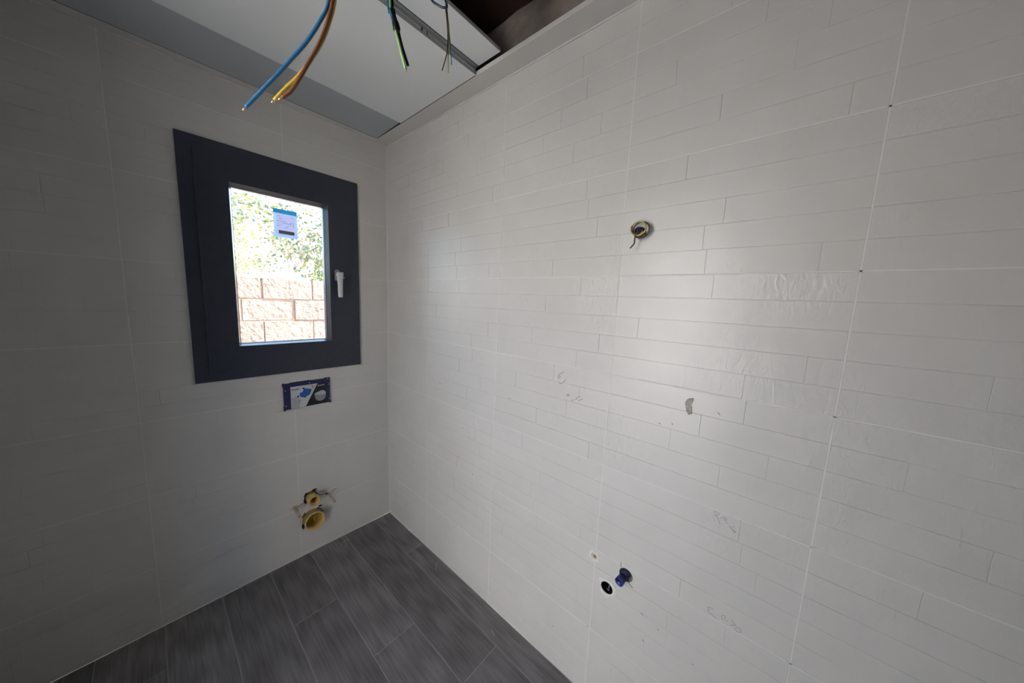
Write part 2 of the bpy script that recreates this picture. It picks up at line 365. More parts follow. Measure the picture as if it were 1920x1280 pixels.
def grout_lines(parent, side, cc, rw, skip=()):
    bm = bmesh.new()
    def strip(a0, a1, z0, z1):
        if side == 'right': box(bm, .0000, .004, -a1, -a0, z0, z1)
        else: box(bm, -a1, -a0, .0000, .004, z0, z1)
    for z in rw:
        if z < .01 or z > ZT-.01: continue
        seg = [(0, cc[-1])]
        if skip and skip[2] < z < skip[3]: seg = [(0, skip[0]), (skip[1], cc[-1])]
        for a, b in seg: strip(a, b, z-.0018, z+.0018)
    for a in cc[1:-1]:
        seg = [(0, ZT)]
        if skip and skip[0] < a < skip[1]: seg = [(0, skip[2]), (skip[3], ZT)]
        if side == 'right' and abs(a-1.542) < .01: seg = [(0, .588), (.617, ZT)]
        if side == 'back' and abs(a-.541) < .001: seg = [(0, .18), (.27, skip[2]), (skip[3], ZT)]
        for p, q in seg: strip(a-.0018, a+.0018, p, q)
    o = obj('grout_lines', bm, M['grout'], parent); o['label'] = 'pale grout lines between the tiles'
right_cuts = [(cut_elec, (1.600, 1.765, .02)), (cut_drain, (1.595, .511, .026)), (cut_cold, (1.657, .603, .026)), (cut_hot, (1.539, .602, .015))]
cols = [0, CY, CY+W, CY+2*W, CY+3*W, CY+4*W, -FY]
rows = [Z0-k*H for k in range(7)]; rows = [ZT-.0005]+rows+[0.001]
for ci in range(len(cols)-1):
    for ri in range(len(rows)-1):
        add_tile(wall_right, 'right', cols[ci], cols[ci+1], rows[ri+1], rows[ri], rnd, right_cuts, (ci*3+ri*5) % 6)
bcols = [0, .541, .541+W, -LX]
grout_lines(wall_right, 'right', cols, rows)
grout_lines(wall_back, 'back', bcols, rows, (-WIN[1], -WIN[0], WIN[2], WIN[3]))
for ci in range(len(bcols)-1):
    for ri in range(len(rows)-1):
        a0, a1, z0, z1 = bcols[ci], bcols[ci+1], rows[ri+1], rows[ri]
        wa0, wa1, wz0, wz1 = -WIN[1]+.02, -WIN[0]-.02, WIN[2]+.02, WIN[3]-.02
        ov = a0 < wa1 and a1 > wa0 and z0 < wz1 and z1 > wz0
        if ov and a0 >= wa0 and a1 <= wa1 and z0 >= wz0 and z1 <= wz1: continue
        cut = [(cut_flush, (.482, .352, .036)), (cut_waste, (.482, .222, .058))]
        o = add_tile(wall_back, 'back', a0, a1, z0, z1, rnd, cut, (ci*7+ri*2) % 5)
        if ov:
            c2 = box_cut((-wa1, -wa0, -.1, .1, wz0, wz1)); boolean(o, [c2]); bpy.data.objects.remove(c2)
            if len(o.data.vertices) == 0: bpy.data.objects.remove(o)
for c in holes_right+holes_back+[cut_win]: bpy.data.objects.remove(c)
bm = bmesh.new(); tube(bm, [(-.0015, -.0015, .002), (-.0015, -.0015, ZT-.001)], .0026, 8)
sb = obj('silicone_bead', bm, M['silicone'], wall_right); sb['label'] = 'pale filled joint down the room corner'

# floor -------------------------------------------------------------------
floor = tag(mbox('floor', (LX, 0.003, FY, 0.003, -.12, -.0007), M['floor_grout']), 'grey oak-effect plank floor with pale grout lines', kind='structure')
xs = [0, -.1105, -.3045, -.4995, -.6915, -.8855, -1.079, -1.273, -1.467, LX]
js = [-.417, -1.165, -.811, -.421, -1.02, -.62, -.25, -.9, -.5]
pc = {}
for i in range(len(xs)-1):
    ys = [0, js[i]]
    while ys[-1] > FY: ys.append(max(ys[-1]-1.16, FY))
    for a, b in zip(ys, ys[1:]):
        x1, x0 = xs[i]-.0013, xs[i+1]+.0013; y1, y0 = a-.0013, b+.0013
        if y1-y0 < .02: continue
        key = (round(x1-x0, 4), round(y1-y0, 4))
        if key not in pc:
            o = mbox('plank', (x0, x1, y0, y1, -.012, 0), M['plank'], floor, .0006, origin=(x0, y0, 0)); pc[key] = o.data
        else:
            o = bpy.data.objects.new('plank', pc[key]); C.objects.link(o); o.parent = floor; o.location = (x0, y0, 0)

# suspended ceiling ---------------------------------------------------------
susp = tag(empty('suspended_ceiling', (-.8, -.5, ZT)), 'part-built suspended ceiling of pale grey plasterboard with an open metal channel', 'ceiling')
def sc_part(name, b, m, lab=None, bev=0):
    o = mbox(name, b, m, susp, bev); o.matrix_parent_inverse = Matrix.Translation(susp.location).inverted()
    if lab: o['label'] = lab
    return o
sc_part('edge_strip', (-.083, 0.0, FY+.001, 0.0, ZT, ZT+.017), M['plaster'], 'plastered edge strip along the tiled wall')
sc_part('edge_strip', (LX+.001, -.0832, -.050, 0.0, ZT, ZT+.017), M['plaster'], 'narrow edge strip above the window')
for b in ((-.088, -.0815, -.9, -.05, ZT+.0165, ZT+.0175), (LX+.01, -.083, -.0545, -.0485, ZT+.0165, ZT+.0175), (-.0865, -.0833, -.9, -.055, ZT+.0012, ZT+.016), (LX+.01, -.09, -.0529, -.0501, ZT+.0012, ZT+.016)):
    o = mbox('joint_shade_strip', b, M['joint_shade'], susp); o.matrix_parent_inverse = Matrix.Translation(susp.location).inverted()  # near-black strips set in the joint gaps, shade put into their colour
for pts in ([(-.0015, .002-.02, ZT-.0015), (-.0015, FY+.01, ZT-.0015)], [(-.002, -.0015, ZT-.0015), (LX+.01, -.0015, ZT-.0015)]):
    bm = bmesh.new(); tube(bm, pts, .0035, 8); o = obj('filled_joint', bm, M['plaster'], susp); o.matrix_parent_inverse = Matrix.Translation(susp.location).inverted()
sc_part('ceiling_board', (LX+.001, -.0862, -.905, -.318, ZT+.0015, ZT+.014), M['board'])
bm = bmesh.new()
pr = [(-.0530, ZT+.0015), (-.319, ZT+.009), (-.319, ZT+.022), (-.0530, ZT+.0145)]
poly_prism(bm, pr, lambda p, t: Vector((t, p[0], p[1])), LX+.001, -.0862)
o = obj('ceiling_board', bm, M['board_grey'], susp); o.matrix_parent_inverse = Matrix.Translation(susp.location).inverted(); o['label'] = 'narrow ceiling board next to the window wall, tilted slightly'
bm = bmesh.new()      # open C channel along the cut edge of the board
cz = ZT+.0005
box(bm, LX+.002, -.088, -.9072, -.9058, cz, cz+.027)
box(bm, LX+.002, -.088, -.919, -.9074, cz+.0265, cz+.0275)
o = obj('metal_channel', bm, M['steel'], susp); o.matrix_parent_inverse = Matrix.Translation(susp.location).inverted(); o['label'] = 'dark galvanised metal channel'
bm = bmesh.new(); box(bm, LX+.002, -.10, -.9095, -.9075, cz+.012, cz+.0145)
o = obj('channel_lip', bm, M['steel2'], susp); o.matrix_parent_inverse = Matrix.Translation(susp.location).inverted()
for (x, wd) in ((-.345, .006), (-.322, .0025)):
    o = mbox('channel_slot', (x, x+wd, -.9096, -.9072, cz+.008, cz+.018), M['black'], susp); o.matrix_parent_inverse = Matrix.Translation(susp.location).inverted()
sc_part('ceiling_board', (LX+.001, -.086, -1.040, -.921, ZT+.029, ZT+.0405), [M['board']], 'raised ceiling board beside the open slot')
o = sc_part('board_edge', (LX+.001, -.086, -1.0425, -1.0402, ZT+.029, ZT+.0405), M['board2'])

# ------------------------------------------------------------------ window
win = tag(empty('window_1', ((WIN[0]+WIN[1])/2, 0, WIN[2])), 'anthracite framed window in the end wall with a wide sash', kind='structure')
def wp(o, lab=None, par=None):
    par = par or win
    o.parent = par; bpy.context.view_layer.update()
    o.matrix_parent_inverse = Matrix.Translation(win.location).inverted() if par is win else Matrix.Identity(4)
    if lab: o['label'] = lab
    return o
def ring(name, outer, inner, yo, yi, yb, m):
    """rectangular ring: outer edge at depth yo, inner edge at depth yi, back at yb"""
    bm = bmesh.new()
    def loop(b, y): return [bm.verts.new((x, y, z)) for x, z in ((b[0], b[2]), (b[1], b[2]), (b[1], b[3]), (b[0], b[3]))]
    L = [loop(outer, yb), loop(outer, yo), loop(inner, yi), loop(inner, yb)]
    for i in range(4):
        a, b = L[i], L[(i+1) % 4]
        for k in range(4): bm.faces.new((a[k], a[(k+1) % 4], b[(k+1) % 4], b[k]))
    return obj(name, bm, m)
def inset(b, d): return (b[0]+d, b[1]-d, b[2]+d, b[3]-d)
o = wp(ring('window_frame', WIN, inset(WIN, .050), -.012, -.012, .07, M['frame']))
sash_o = inset(WIN, .048); glass_r = (-.752, -.3545, 1.2700, 2.0055)
face_in = (-.7605, -.3500, 1.2660, 2.0100)
face_in = (-.757, -.3500, 1.2660, 2.0130)
sash = wp(ring('sash', sash_o, face_in, -.020, -.020, .06, M['frame']))
bead_in = (-.746, -.3600, 1.2730, 2.0020)
wp(ring('glazing_bead', face_in, bead_in, -.0195, .012, .055, M['bead']))
wp(ring('spacer_bar', (bead_in[0]-.003, bead_in[1]+.003, bead_in[2]-.003, bead_in[3]+.003), inset(bead_in, .0015), .0135, .0135, .030, M['gasket']))
wp(mbox('pane', (bead_in[0]-.002, bead_in[1]+.002, .0165, .0205, bead_in[2]-.002, bead_in[3]+.002), M['glass']), 'clear pane')
# handle
h = wp(mbox('window_handle', (-.3265, -.3005, -.030, -.0195, 1.608, 1.670), M['rosette'], None, .004), 'grey rosette and lever wrapped in white protective film')
bm = bmesh.new(); tube(bm, spline([(-.3135, -.025, 1.640), (-.3135, -.062, 1.640)], 3), .0085, 14)
nk = obj('handle_neck', bm, M['film']); nk.parent = h; nk.matrix_parent_inverse = Matrix.Translation(win.location).inverted(); nk.matrix_parent_inverse = Matrix.Identity(4)
bm = bmesh.new()
prof = [(1.655, .0135), (1.64, .0145), (1.615, .0120), (1.58, .0105), (1.55, .0105), (1.522, .0095), (1.515, .0075)]
rings = []
for z, hw in prof:
    wob = .0012*noise.noise(Vector((z*60, 2, 0)))
    cx = -.3125+wob; rings.append([bm.verts.new((cx+sx*hw*1.15, -.063+sy*.0085, z)) for sx, sy in ((-1, -.5), (-.6, -1), (.6, -1), (1, -.5), (1, .6), (.6, 1), (-.6, 1), (-1, .6))])
for a, b in zip(rings, rings[1:]):
    for k in range(8): bm.faces.new((a[k], a[(k+1) % 8], b[(k+1) % 8], b[k]))
bm.faces.new(rings[0]); bm.faces.new(rings[-1])
lv = obj('lever', bm, M['film'], smooth=True); lv.parent = h; lv['label'] = 'lever in wrinkled white film'
bm = bmesh.new(); tube(bm, spline([(-.300, -.060, 1.628), (-.292, -.060, 1.624), (-.286, -.062, 1.626)], 3), [.003, .003, .0028, .0026, .002, .0016, .001], 6)
tb = obj('film_tab', bm, M['film']); tb.parent = h

# paper sticker on the pane
bm = bmesh.new()
for b in ((-.590, -.578, 1.808, 1.926), (-.497, -.488, 1.808, 1.926), (-.578, -.497, 1.808, 1.820), (-.578, -.497, 1.923, 1.926)): box(bm, b[0], b[1], .0150, .0156, b[2], b[3])
st = tag(obj('paper_sticker', bm, M['card']), 'glazing label with a teal band stuck to the window pane', 'sticker')
def onst(name, b, m, y=.0149, lab=None):
    o = mbox(name, (b[0], b[1], y-.0003, y+.0002, b[2], b[3]), m, st)
    if lab: o['label'] = lab
    return o
M['tealprint'] = mat('teal print', (.15, .42, .58), .5, var=.1); M['lilac'] = mat('pale lilac paper', (.66, .66, .78), .6, var=.04); M['bluepap'] = mat('pale blue paper border', (.62, .74, .84), .6)
for nm in ('tealprint', 'lilac', 'bluepap'):
    q = M[nm].node_tree; bb = q.nodes['Principled BSDF']; tr = q.nodes.new('ShaderNodeBsdfTranslucent'); mx = q.nodes.new('ShaderNodeMixShader'); mx.inputs[0].default_value = .85
    src = bb.inputs['Base Color'].links[0].from_socket; q.links.new(src, tr.inputs[0])
    q.links.new(bb.outputs[0], mx.inputs[1]); q.links.new(tr.outputs[0], mx.inputs[2]); q.links.new(mx.outputs[0], q.nodes['Material Output'].inputs[0])
st.data.materials[0] = M['bluepap']
onst('header_band', (-.590, -.488, 1.926, 1.947), M['tealprint'], .0148, 'teal header band')
onst('paper_panel', (-.578, -.497, 1.820, 1.923), M['lilac'], .0148, 'pale lilac printed panel')
onst('printed_block', (-.570, -.503, 1.826, 1.843), M['greyink'], .0144, 'dark printed block')
for (a, b, z) in ((-.572, -.562, 1.913), (-.566, -.552, 1.9), (-.515, -.505, 1.912), (-.575, -.535, 1.888), (-.556, -.520, 1.880), (-.575, -.568, 1.873), (-.563, -.556, 1.870), (-.575, -.566, 1.864), (-.535, -.525, 1.866), (-.545, -.53, 1.858)):
    onst('text_line', (a, b, z-.0008, z+.0008), M['greyink'], .0144)
bm = bmesh.new()
for b in ((-.519, -.505, 1.8875, 1.8885), (-.519, -.505, 1.8735, 1.8745), (-.519, -.5175, 1.8735, 1.8885), (-.5065, -.505, 1.8735, 1.8885), (-.508, -.503, 1.866, 1.868)):
    box(bm, b[0], b[1], .0141, .0145, b[2], b[3])
obj('printed_symbol', bm, M['greyink'], st)

# ------------------------------------------------------------------ flush plate protection
fp = tag(empty('flush_plate_cover', (-.479, 0, .905)), 'dark blue printed cardboard cover over the cistern opening, under the window', 'cover')
def fpart(o, lab=None, par=None):
    o.parent = par or fp
    if par is None: o.matrix_parent_inverse = Matrix.Translation(fp.location).inverted()
    if lab: o['label'] = lab
    return o
YF = -.012
bm = bmesh.new()
X0, X1, A0, A1 = -.5905, -.3665, .9035, 1.0455
box(bm, X0, X1, YF+.0015, .03, A0, A1)
body = fpart(obj('cover_box', bm, M['navy_edge']), 'dark blue box sides')
bm = bmesh.new(); ni = 40
box(bm, X0+.002, X1, YF, YF+.0014, A0, A1)
fpart(obj('cover_face', bm, M['navy']), 'dark blue border')
for (b) in ((X0-.004, X0+.004, -.011, .001, 1.030, 1.049), (X0-.002, X0+.005, -.013, .001, .898, .925), (-.392, X1+.003, -.010, .001, 1.043, 1.050), (X0+.03, -.46, -.006, .001, 1.0445, 1.0485), (X1-.003, X1+.004, -.011, .001, .898, .912)):
    bm = bmesh.new(); box(bm, *b, .001); fpart(obj('torn_flap', bm, M['navy_edge']))
for (x, z) in ((-.583, 1.010), (-.583, .925), (-.372, 1.012), (-.371, .925), (-.470, 1.036), (-.377, 1.0445)):
    bm = bmesh.new(); box(bm, x-.0018, x+.0018, YF-.0006, YF+.0002, z-.004, z+.004, .0003); fpart(obj('staple', bm, M['bowl']))
T3f = lambda p, t: Vector((p[0], t, p[1]))
def U(u, v): return (-.560+u*.172, .9045+v*.1215)       # card coordinates
def card(name, pts, m, t, lab=None):
    bm = bmesh.new(); poly_prism(bm, [U(*p) for p in pts], T3f, YF-t, YF-t+.0004); return fpart(obj(name, bm, m), lab)
card('card_panel', [(0, 0), (.40, 0), (.755, 1), (0, 1)], M['card'], .0006, 'light grey half of the picture')
card('card_panel', [(.40, 0), (1, 0), (1, 1), (.755, 1)], M['black'], .0006, 'black half of the picture')
card('printed_patch', [(.015, .50), (.23, .50), (.23, .0), (.015, .0)], M['mutedprint'], .0009)
card('seat_print', [(.36, .85), (.47, .83), (.57, .74), (.55, .60), (.50, .50), (.30, .44), (.24, .53), (.24, .66), (.33, .72)], M['blueprint'], .0010, 'blue technical drawing')
for q in ([(.32, .88), (.37, .90), (.39, .84), (.33, .82)], [(.52, .78), (.58, .77), (.57, .71), (.53, .72)], [(.17, .55), (.22, .57), (.22, .50), (.17, .47)], [(.36, .45), (.42, .50), (.41, .43), (.36, .41)]):
    card('drawing_corner', q, M['black'], .0013)
for cx, cz in ((.60, .915), (.615, .835), (.66, .88), (.22, .30), (.265, .335), (.24, .21)):
    bm = bmesh.new(); c = U(cx, cz); lathe(bm, (c[0], YF-.0012, c[1]), (0, 1, 0), [(0, .0028 if cx != .66 else .0022), (.0008, .0028)], 10, closed=False); fpart(obj('drawing_dot', bm, M['greyink'] if cx in (.66, .24) else M['black']))
bowl_t = [(.66, .52), (.72, .57), (.82, .62), (.90, .64), (.97, .58), (.995, .50), (.96, .42), (.84, .42), (.72, .46)]
card('bowl_print', [(.655, .52), (.70, .49), (.84, .45), (.96, .46), (.998, .50), (.99, .34), (.95, .20), (.86, .13), (.74, .17), (.68, .28)], M['bowl2'], .0010, 'printed picture of a white toilet bowl')
card('lid_print', bowl_t, M['bowl'], .0013, 'lid of the printed bowl')
def text(s, u, v, size, m, t, name, lab):
    cu = bpy.data.curves.new(name, 'FONT'); cu.body = s; cu.size = size; cu.extrude = .00015; cu.align_x = 'LEFT'
    o = bpy.data.objects.new(name, cu); C.objects.link(o); p = U(u, v)
    o.rotation_euler = (math.radians(90), 0, 0); o.location = (p[0], YF-t, p[1]); cu.materials.append(m)
    dg = bpy.context.evaluated_depsgraph_get(); me = bpy.data.meshes.new_from_object(o.evaluated_get(dg)); loc, rot = o.location.copy(), o.rotation_euler.copy()
    bpy.data.objects.remove(o); o = bpy.data.objects.new(name, me); C.objects.link(o); o.location = loc; o.rotation_euler = rot
    return fpart(o, lab)
text('GEBERIT', .800, .865, .0078, M['white'], .0013, 'lettering', 'small white lettering on black')
card('logo_square', [(.762, .862), (.792, .862), (.792, .908), (.762, .908)], M['white'], .0013, 'small white square mark')
text('Duofix', .03, .835, .0120, M['black'], .0013, 'lettering', 'small grey lettering on the light half')

# ------------------------------------------------------------------ toilet connections (end wall)
def pipe_thing(name, label, cat, base, axis, prof_out, m, extra=None, seg=40):
    t = tag(empty(name, base), label, cat); bm = bmesh.new()
    lathe(bm, (0, 0, 0), axis, prof_out, seg); o = obj('pipe_wall', bm, m, t, smooth=False)
    for p in o.data.polygons: p.use_smooth = True
    return t
wp_ = pipe_thing('waste_pipe', 'large yellow capped waste pipe low in the end wall', 'pipe', (-.481, 0, .222), (0, -1, 0.05),
    [(-.03, .050), (.046, .050), (.0475, .0525), (.055, .0525), (.057, .051), (.057, .0465), (.030, .0455), (-.03, .0455)], M['yellow_pvc'])
bm = bmesh.new(); lathe(bm, (0, 0, 0), (0, -1, .05), [(-.012, 0.001), (-.012, .0462), (-.008, .0462), (-.008, .001)], 36)
obj('plug', bm, M['yellow_in'], wp_)
for rr, hh in ((.036, -.006), (.024, -.004), (.041, .012)):
    bm = bmesh.new(); lathe(bm, (0, 0, 0), (0, -1, .05), [(hh-.004, rr), (hh, rr), (hh, rr-.003), (hh-.004, rr-.003)], 32); obj('plug_ridge', bm, M['yellow_in'], wp_)
bm = bmesh.new(); box(bm, -.002, .030, -.006, .004, -.006, -.001); box(bm, .008, .012, -.012, .004, -.030, .0)
obj('plug_grip', bm, M['yellow_pvc'], wp_)
fl = pipe_thing('flush_pipe', 'small yellow flush pipe stub above the waste pipe', 'pipe', (-.481, 0, .350), (0, -1, .03),
    [(-.03, .0285), (.062, .0285), (.064, .0275), (.064, .0255), (.0, .0248), (-.03, .0248)], M['yellow_pvc'])
bm = bmesh.new(); lathe(bm, (0, 0, 0), (0, -1, .03), [(-.02, .0005), (-.02, .0246), (-.016, .0246), (-.016, .0005)], 28); obj('plug', bm, M['yellow_in'], fl)
for nm, x, z, lb in (('bolt_sleeve', -.566, .324, 'thin buff bolt sleeve sticking out left of the flush pipe'), ('bolt_sleeve', -.389, .326, 'thin buff bolt sleeve sticking out right of the flush pipe')):
    t = tag(empty(nm, (x, 0, z)), lb, 'sleeve', 'bolt sleeves beside the flush pipe')
    bm = bmesh.new(); lathe(bm, (0, 0, 0), (0, -1, -.05), [(-.02, .0085), (.100, .0085), (.102, .0078), (.102, .0058), (.09, .0055), (-.02, .0055)], 18); obj('tube', bm, M['buff'], t, smooth=True)
    bm = bmesh.new(); lathe(bm, (0, 0, 0), (0, -1, -.05), [(.08, .0003), (.08, .0054), (.096, .0054), (.096, .0003)], 12); obj('tip', bm, M['greyink'], t)
# rough patch around the pipes: part of the wall
bm = bmesh.new()
def blob(bm, cx, cz, rx, rz, y0, y1, n=26, jit=.18, seed=0, side='back'):
    pts = []
    for k in range(n):
        t = 2*math.pi*k/n; q = 1+jit*noise.noise(Vector((math.cos(t)*1.7+seed, math.sin(t)*1.7, seed)))*2
        pts.append((cx+rx*q*math.cos(t), cz+rz*q*math.sin(t)))
    f3 = (lambda p, t: Vector((p[0], t, p[1]))) if side == 'back' else (lambda p, t: Vector((t, p[0], p[1])))
    poly_prism(bm, pts, f3, y0, y1)
for (cx, cz, rx, rz, mm, sd, y) in ((-.505, .365, .014, .022, 'hole', 2, -.0016), (-.512, .338, .008, .018, 'hole', 3, -.0016), (-.462, .385, .016, .006, 'hole', 4, -.0016), (-.452, .376, .005, .010, 'buff', 9, -.0018),
        (-.527, .183, .008, .014, 'hole', 5, -.0016), (-.534, .226, .005, .02, 'buff', 6, -.0016), (-.436, .272, .010, .004, 'hole', 7, -.0016), (-.400, .331, .007, .006, 'hole', 8, -.0016), (-.575, .320, .012, .010, 'buff', 10, -.0016)):
    bm = bmesh.new(); blob(bm, cx, cz, rx, rz, y, .001, 16, .25, sd)
    o = obj('chipped_edge', bm, M[mm], wall_back)
for a, b in (((-.55, .318), (-.51, .334)), ((-.452, .349), (-.405, .330)), ((-.375, .335), (-.345, .341)), ((-.550, .306), (-.545, .262))):
    bm = bmesh.new(); tube(bm, [(a[0], -.0012, a[1]), ((a[0]+b[0])/2, -.0012, (a[1]+b[1])/2+.001), (b[0], -.0012, b[1])], .0011, 6); obj('cut_line', bm, M['hole'], wall_back)
bm = bmesh.new(); blob(bm, -.487, .288, .040, .028, -.0022, .001, 26, .2, 12); o = obj('filler_patch', bm, M['white_ceramic'], wall_back); o['label'] = 'pale filler between the two yellow pipes'

# ------------------------------------------------------------------ right wall services
# electrical outlet with coiled wires
el = tag(empty('wall_wires', (-.004, -1.600, 1.765)), 'coil of yellow and dark wires sticking out of a round hole in the tiles', 'wires')
def coil(cy, cz, ry, rz, x0, x1, turns, ph, n=40):
    return [(x0+(x1-x0)*k/n, cy+ry*math.cos(ph+turns*2*math.pi*k/n), cz+rz*math.sin(ph+turns*2*math.pi*k/n)) for k in range(n+1)]
bm = bmesh.new(); lathe(bm, (.02, 0, 0), (-1, 0, 0), [(-.02, .0145), (.022, .0145), (.024, .0135), (.022, .0125), (-.02, .0125)], 24); obj('conduit', bm, M['w_teal'], el)
def wire(name, pts, rad, m, par, seg=8, lab=None):
    bm = bmesh.new(); tube(bm, pts, rad, seg); o = obj(name, bm, m, par, smooth=True)
    if lab: o['label'] = lab
    return o
wire('wire', spline([(.03, .002, .0)]+[(.0, .004, -.004), (-.014, .012, -.012)]+coil(-.003, .006, .0225, .021, -.020, -.028, 1.5, 3.6, 26), 2), .0022, M['w_olive'], el, lab='yellow wire')
wire('wire', spline([(.03, -.002, .002), (-.01, -.006, -.006)]+coil(-.009, .003, .024, .023, -.022, -.015, 1.25, 3.9, 24)+[(-.02, .006, -.02)], 2), .0027, M['w_dbrown'], el, lab='dark brown wire')
wire('wire', spline([(.03, 0, -.002), (-.008, .001, .003)]+coil(.001, .001, .010, .009, -.010, -.024, 1.8, .5, 22), 2), .0024, M['w_navy'], el, lab='navy wire')
wire('wire', spline([(.03, .003, .002), (-.012, -.004, .008), (-.024, -.004, .002), (-.028, .002, -.012), (-.030, .004, -.028), (-.030, .004, -.038), (-.030, .010, -.046), (-.029, .016, -.052)], 5), .0023, M['w_dbrown'], el, lab='dark wire tail hanging down')
wire('wire', spline([(.03, .001, .004), (-.012, -.010, .004), (-.022, -.014, -.006), (-.026, -.006, -.014), (-.02, .01, -.010)], 5), .0019, M['w_olive'], el)
bm = bmesh.new(); lathe(bm, (.045, 0, 0), (1, 0, 0), [(0, .017), (.004, .017)], 24, closed=False); obj('hole_bottom', bm, M['hole'], el)
# basin water + drain
def ringpatch(name, cy, cz, rin, rout, m, seed, label=None):
    bm = bmesh.new(); n = 26; A = []; B = []; A2 = []; B2 = []
    for k in range(n):
        t = 2*math.pi*k/n; q = rout*(1+.45*noise.noise(Vector((math.cos(t)*1.6+seed, math.sin(t)*1.6, seed))))
        A.append(bm.verts.new((-.0018, cy+rin*math.cos(t), cz+rin*math.sin(t)))); B.append(bm.verts.new((-.0012, cy+q*math.cos(t), cz+q*math.sin(t))))
        A2.append(bm.verts.new((.003, cy+rin*math.cos(t), cz+rin*math.sin(t)))); B2.append(bm.verts.new((.002, cy+q*math.cos(t), cz+q*math.sin(t))))
    for k in range(n):
        j = (k+1) % n
        bm.faces.new((A[k], A[j], B[j], B[k])); bm.faces.new((A[k], A2[k], A2[j], A[j])); bm.faces.new((B[k], B[j], B2[j], B2[k])); bm.faces.new((A2[k], B2[k], B2[j], A2[j]))
    o = obj(name, bm, m, wall_right)
    if label: o['label'] = label
ringpatch('filler_ring', -1.595, .511, .0225, .034, M['white_ceramic'], 3, 'white filler around the drain pipe')
ringpatch('filler_ring', -1.539, .604, .0120, .021, M['white_ceramic'], 8, 'white filler around the small brown fitting')
dp = tag(empty('drain_pipe', (0, -1.595, .511)), 'black drain pipe opening low in the tiled wall', 'pipe')
bm = bmesh.new(); lathe(bm, (0, 0, 0), (1, 0, 0), [(.001, .0205), (-.0015, .0215), (-.001, .0225), (.06, .0225), (.06, .0195), (.01, .0195)], 28); obj('pipe_wall', bm, M['black_rubber'], dp, smooth=True)
bm = bmesh.new(); lathe(bm, (.035, 0, 0), (1, 0, 0), [(0, .021), (.004, .021)], 24, closed=False); obj('pipe_inside', bm, M['black_rubber'], dp)
bm = bmesh.new(); tube(bm, spline([(.004, -.008, .012), (.008, -.004, -.002), (.005, -.006, -.012), (.012, .004, -.014)], 4), .0016, 6); obj('rubber_lip', bm, M['greyink'], dp, smooth=True)
cp = tag(empty('water_pipe_stub', (0, -1.652, .598)), 'blue plastic tube stub sticking out of a jagged hole beside the drain', 'pipe')
bm = bmesh.new(); axis = Vector((-1, .10, -.12))
lathe(bm, (.02, 0, 0), axis, [(-.02, .0115), (.026, .0115), (.027, .0108), (.0, .0100), (-.02, .010)], 20); obj('tube_collar', bm, M['blue_tube2'], cp, smooth=True)
bm = bmesh.new(); lathe(bm, (.02, 0, 0), axis, [(.024, .0005), (.024, .0130), (.052, .0152), (.055, .0145), (.050, .0125), (.050, .0005)], 20); obj('tube_cap', bm, M['blue_tube'], cp, smooth=True)
bm = bmesh.new(); lathe(bm, (.05, -.005, .005), (1, 0, 0), [(0, .024), (.004, .024)], 20, closed=False); obj('hole_bottom', bm, M['hole'], cp)
bm = bmesh.new(); tube(bm, spline([(-.0015, -.014, -.014), (-.0015, -.024, -.022), (-.0015, -.032, -.026)], 3), .0009, 5); obj('crack', bm, M['pencil'], cp)
bm = bmesh.new(); tube(bm, spline([(-.0015, .014, .026), (-.0015, .015, .036), (-.0015, .0155, .042)], 3), .0009, 5); obj('crack', bm, M['pencil'], cp)
hp = tag(empty('small_fitting', (0, -1.539, .602)), 'small brown threaded fitting in a filled hole above the drain', 'fitting')
bm = bmesh.new(); lathe(bm, (.004, 0, 0), (1, 0, 0), [(-.004, .0105), (.02, .0115), (.02, .0075), (-.004, .0072)], 16); obj('fitting_ring', bm, M['white_ceramic'], hp, smooth=True)
bm = bmesh.new(); lathe(bm, (.004, 0, -.001), (1, 0, 0), [(-.002, .0068), (.012, .0068)], 12, closed=False); obj('fitting_core', bm, M['rust'], hp)
bm = bmesh.new(); lathe(bm, (.03, 0, 0), (1, 0, 0), [(0, .0125), (.004, .0125)], 16, closed=False); obj('hole_bottom', bm, M['hole'], hp)

# pencil writing and scuffs on the right wall
T1 = [[[-1.88, 0.958], [-1.888, 0.959], [-1.896, 0.957], [-1.89, 0.95], [-1.885, 0.945]], [[-1.883, 0.955], [-1.887, 0.951], [-1.894, 0.941], [-1.901, 0.926]], [[-1.898, 0.945], [-1.903, 0.948], [-1.907, 0.953], [-1.914, 0.95], [-1.912, 0.945], [-1.905, 0.946]], [[-1.912, 0.94], [-1.918, 0.939]], [[-1.921, 0.933], [-1.927, 0.928], [-1.934, 0.925], [-1.939, 0.924], [-1.935, 0.921], [-1.93, 0.925]], [[-1.932, 0.94], [-1.934, 0.936]], [[-1.928, 0.935], [-1.929, 0.932]]]
T2 = [[[-1.898, 0.658], [-1.904, 0.66], [-1.913, 0.661]], [[-1.899, 0.657], [-1.9, 0.648], [-1.911, 0.641], [-1.922, 0.638]], [[-1.9, 0.648], [-1.904, 0.654]], [[-1.942, 0.657], [-1.941, 0.652], [-1.939, 0.649], [-1.936, 0.647], [-1.934, 0.648], [-1.933, 0.652], [-1.935, 0.657], [-1.938, 0.66], [-1.941, 0.66], [-1.942, 0.657]], [[-1.944, 0.648], [-1.949, 0.649]], [[-1.957, 0.662], [-1.961, 0.655], [-1.97, 0.65]], [[-1.955, 0.641], [-1.963, 0.648], [-1.968, 0.651]], [[-1.966, 0.641], [-1.971, 0.646], [-1.977, 0.648], [-1.981, 0.643], [-1.979, 0.638], [-1.972, 0.635], [-1.967, 0.639]]]
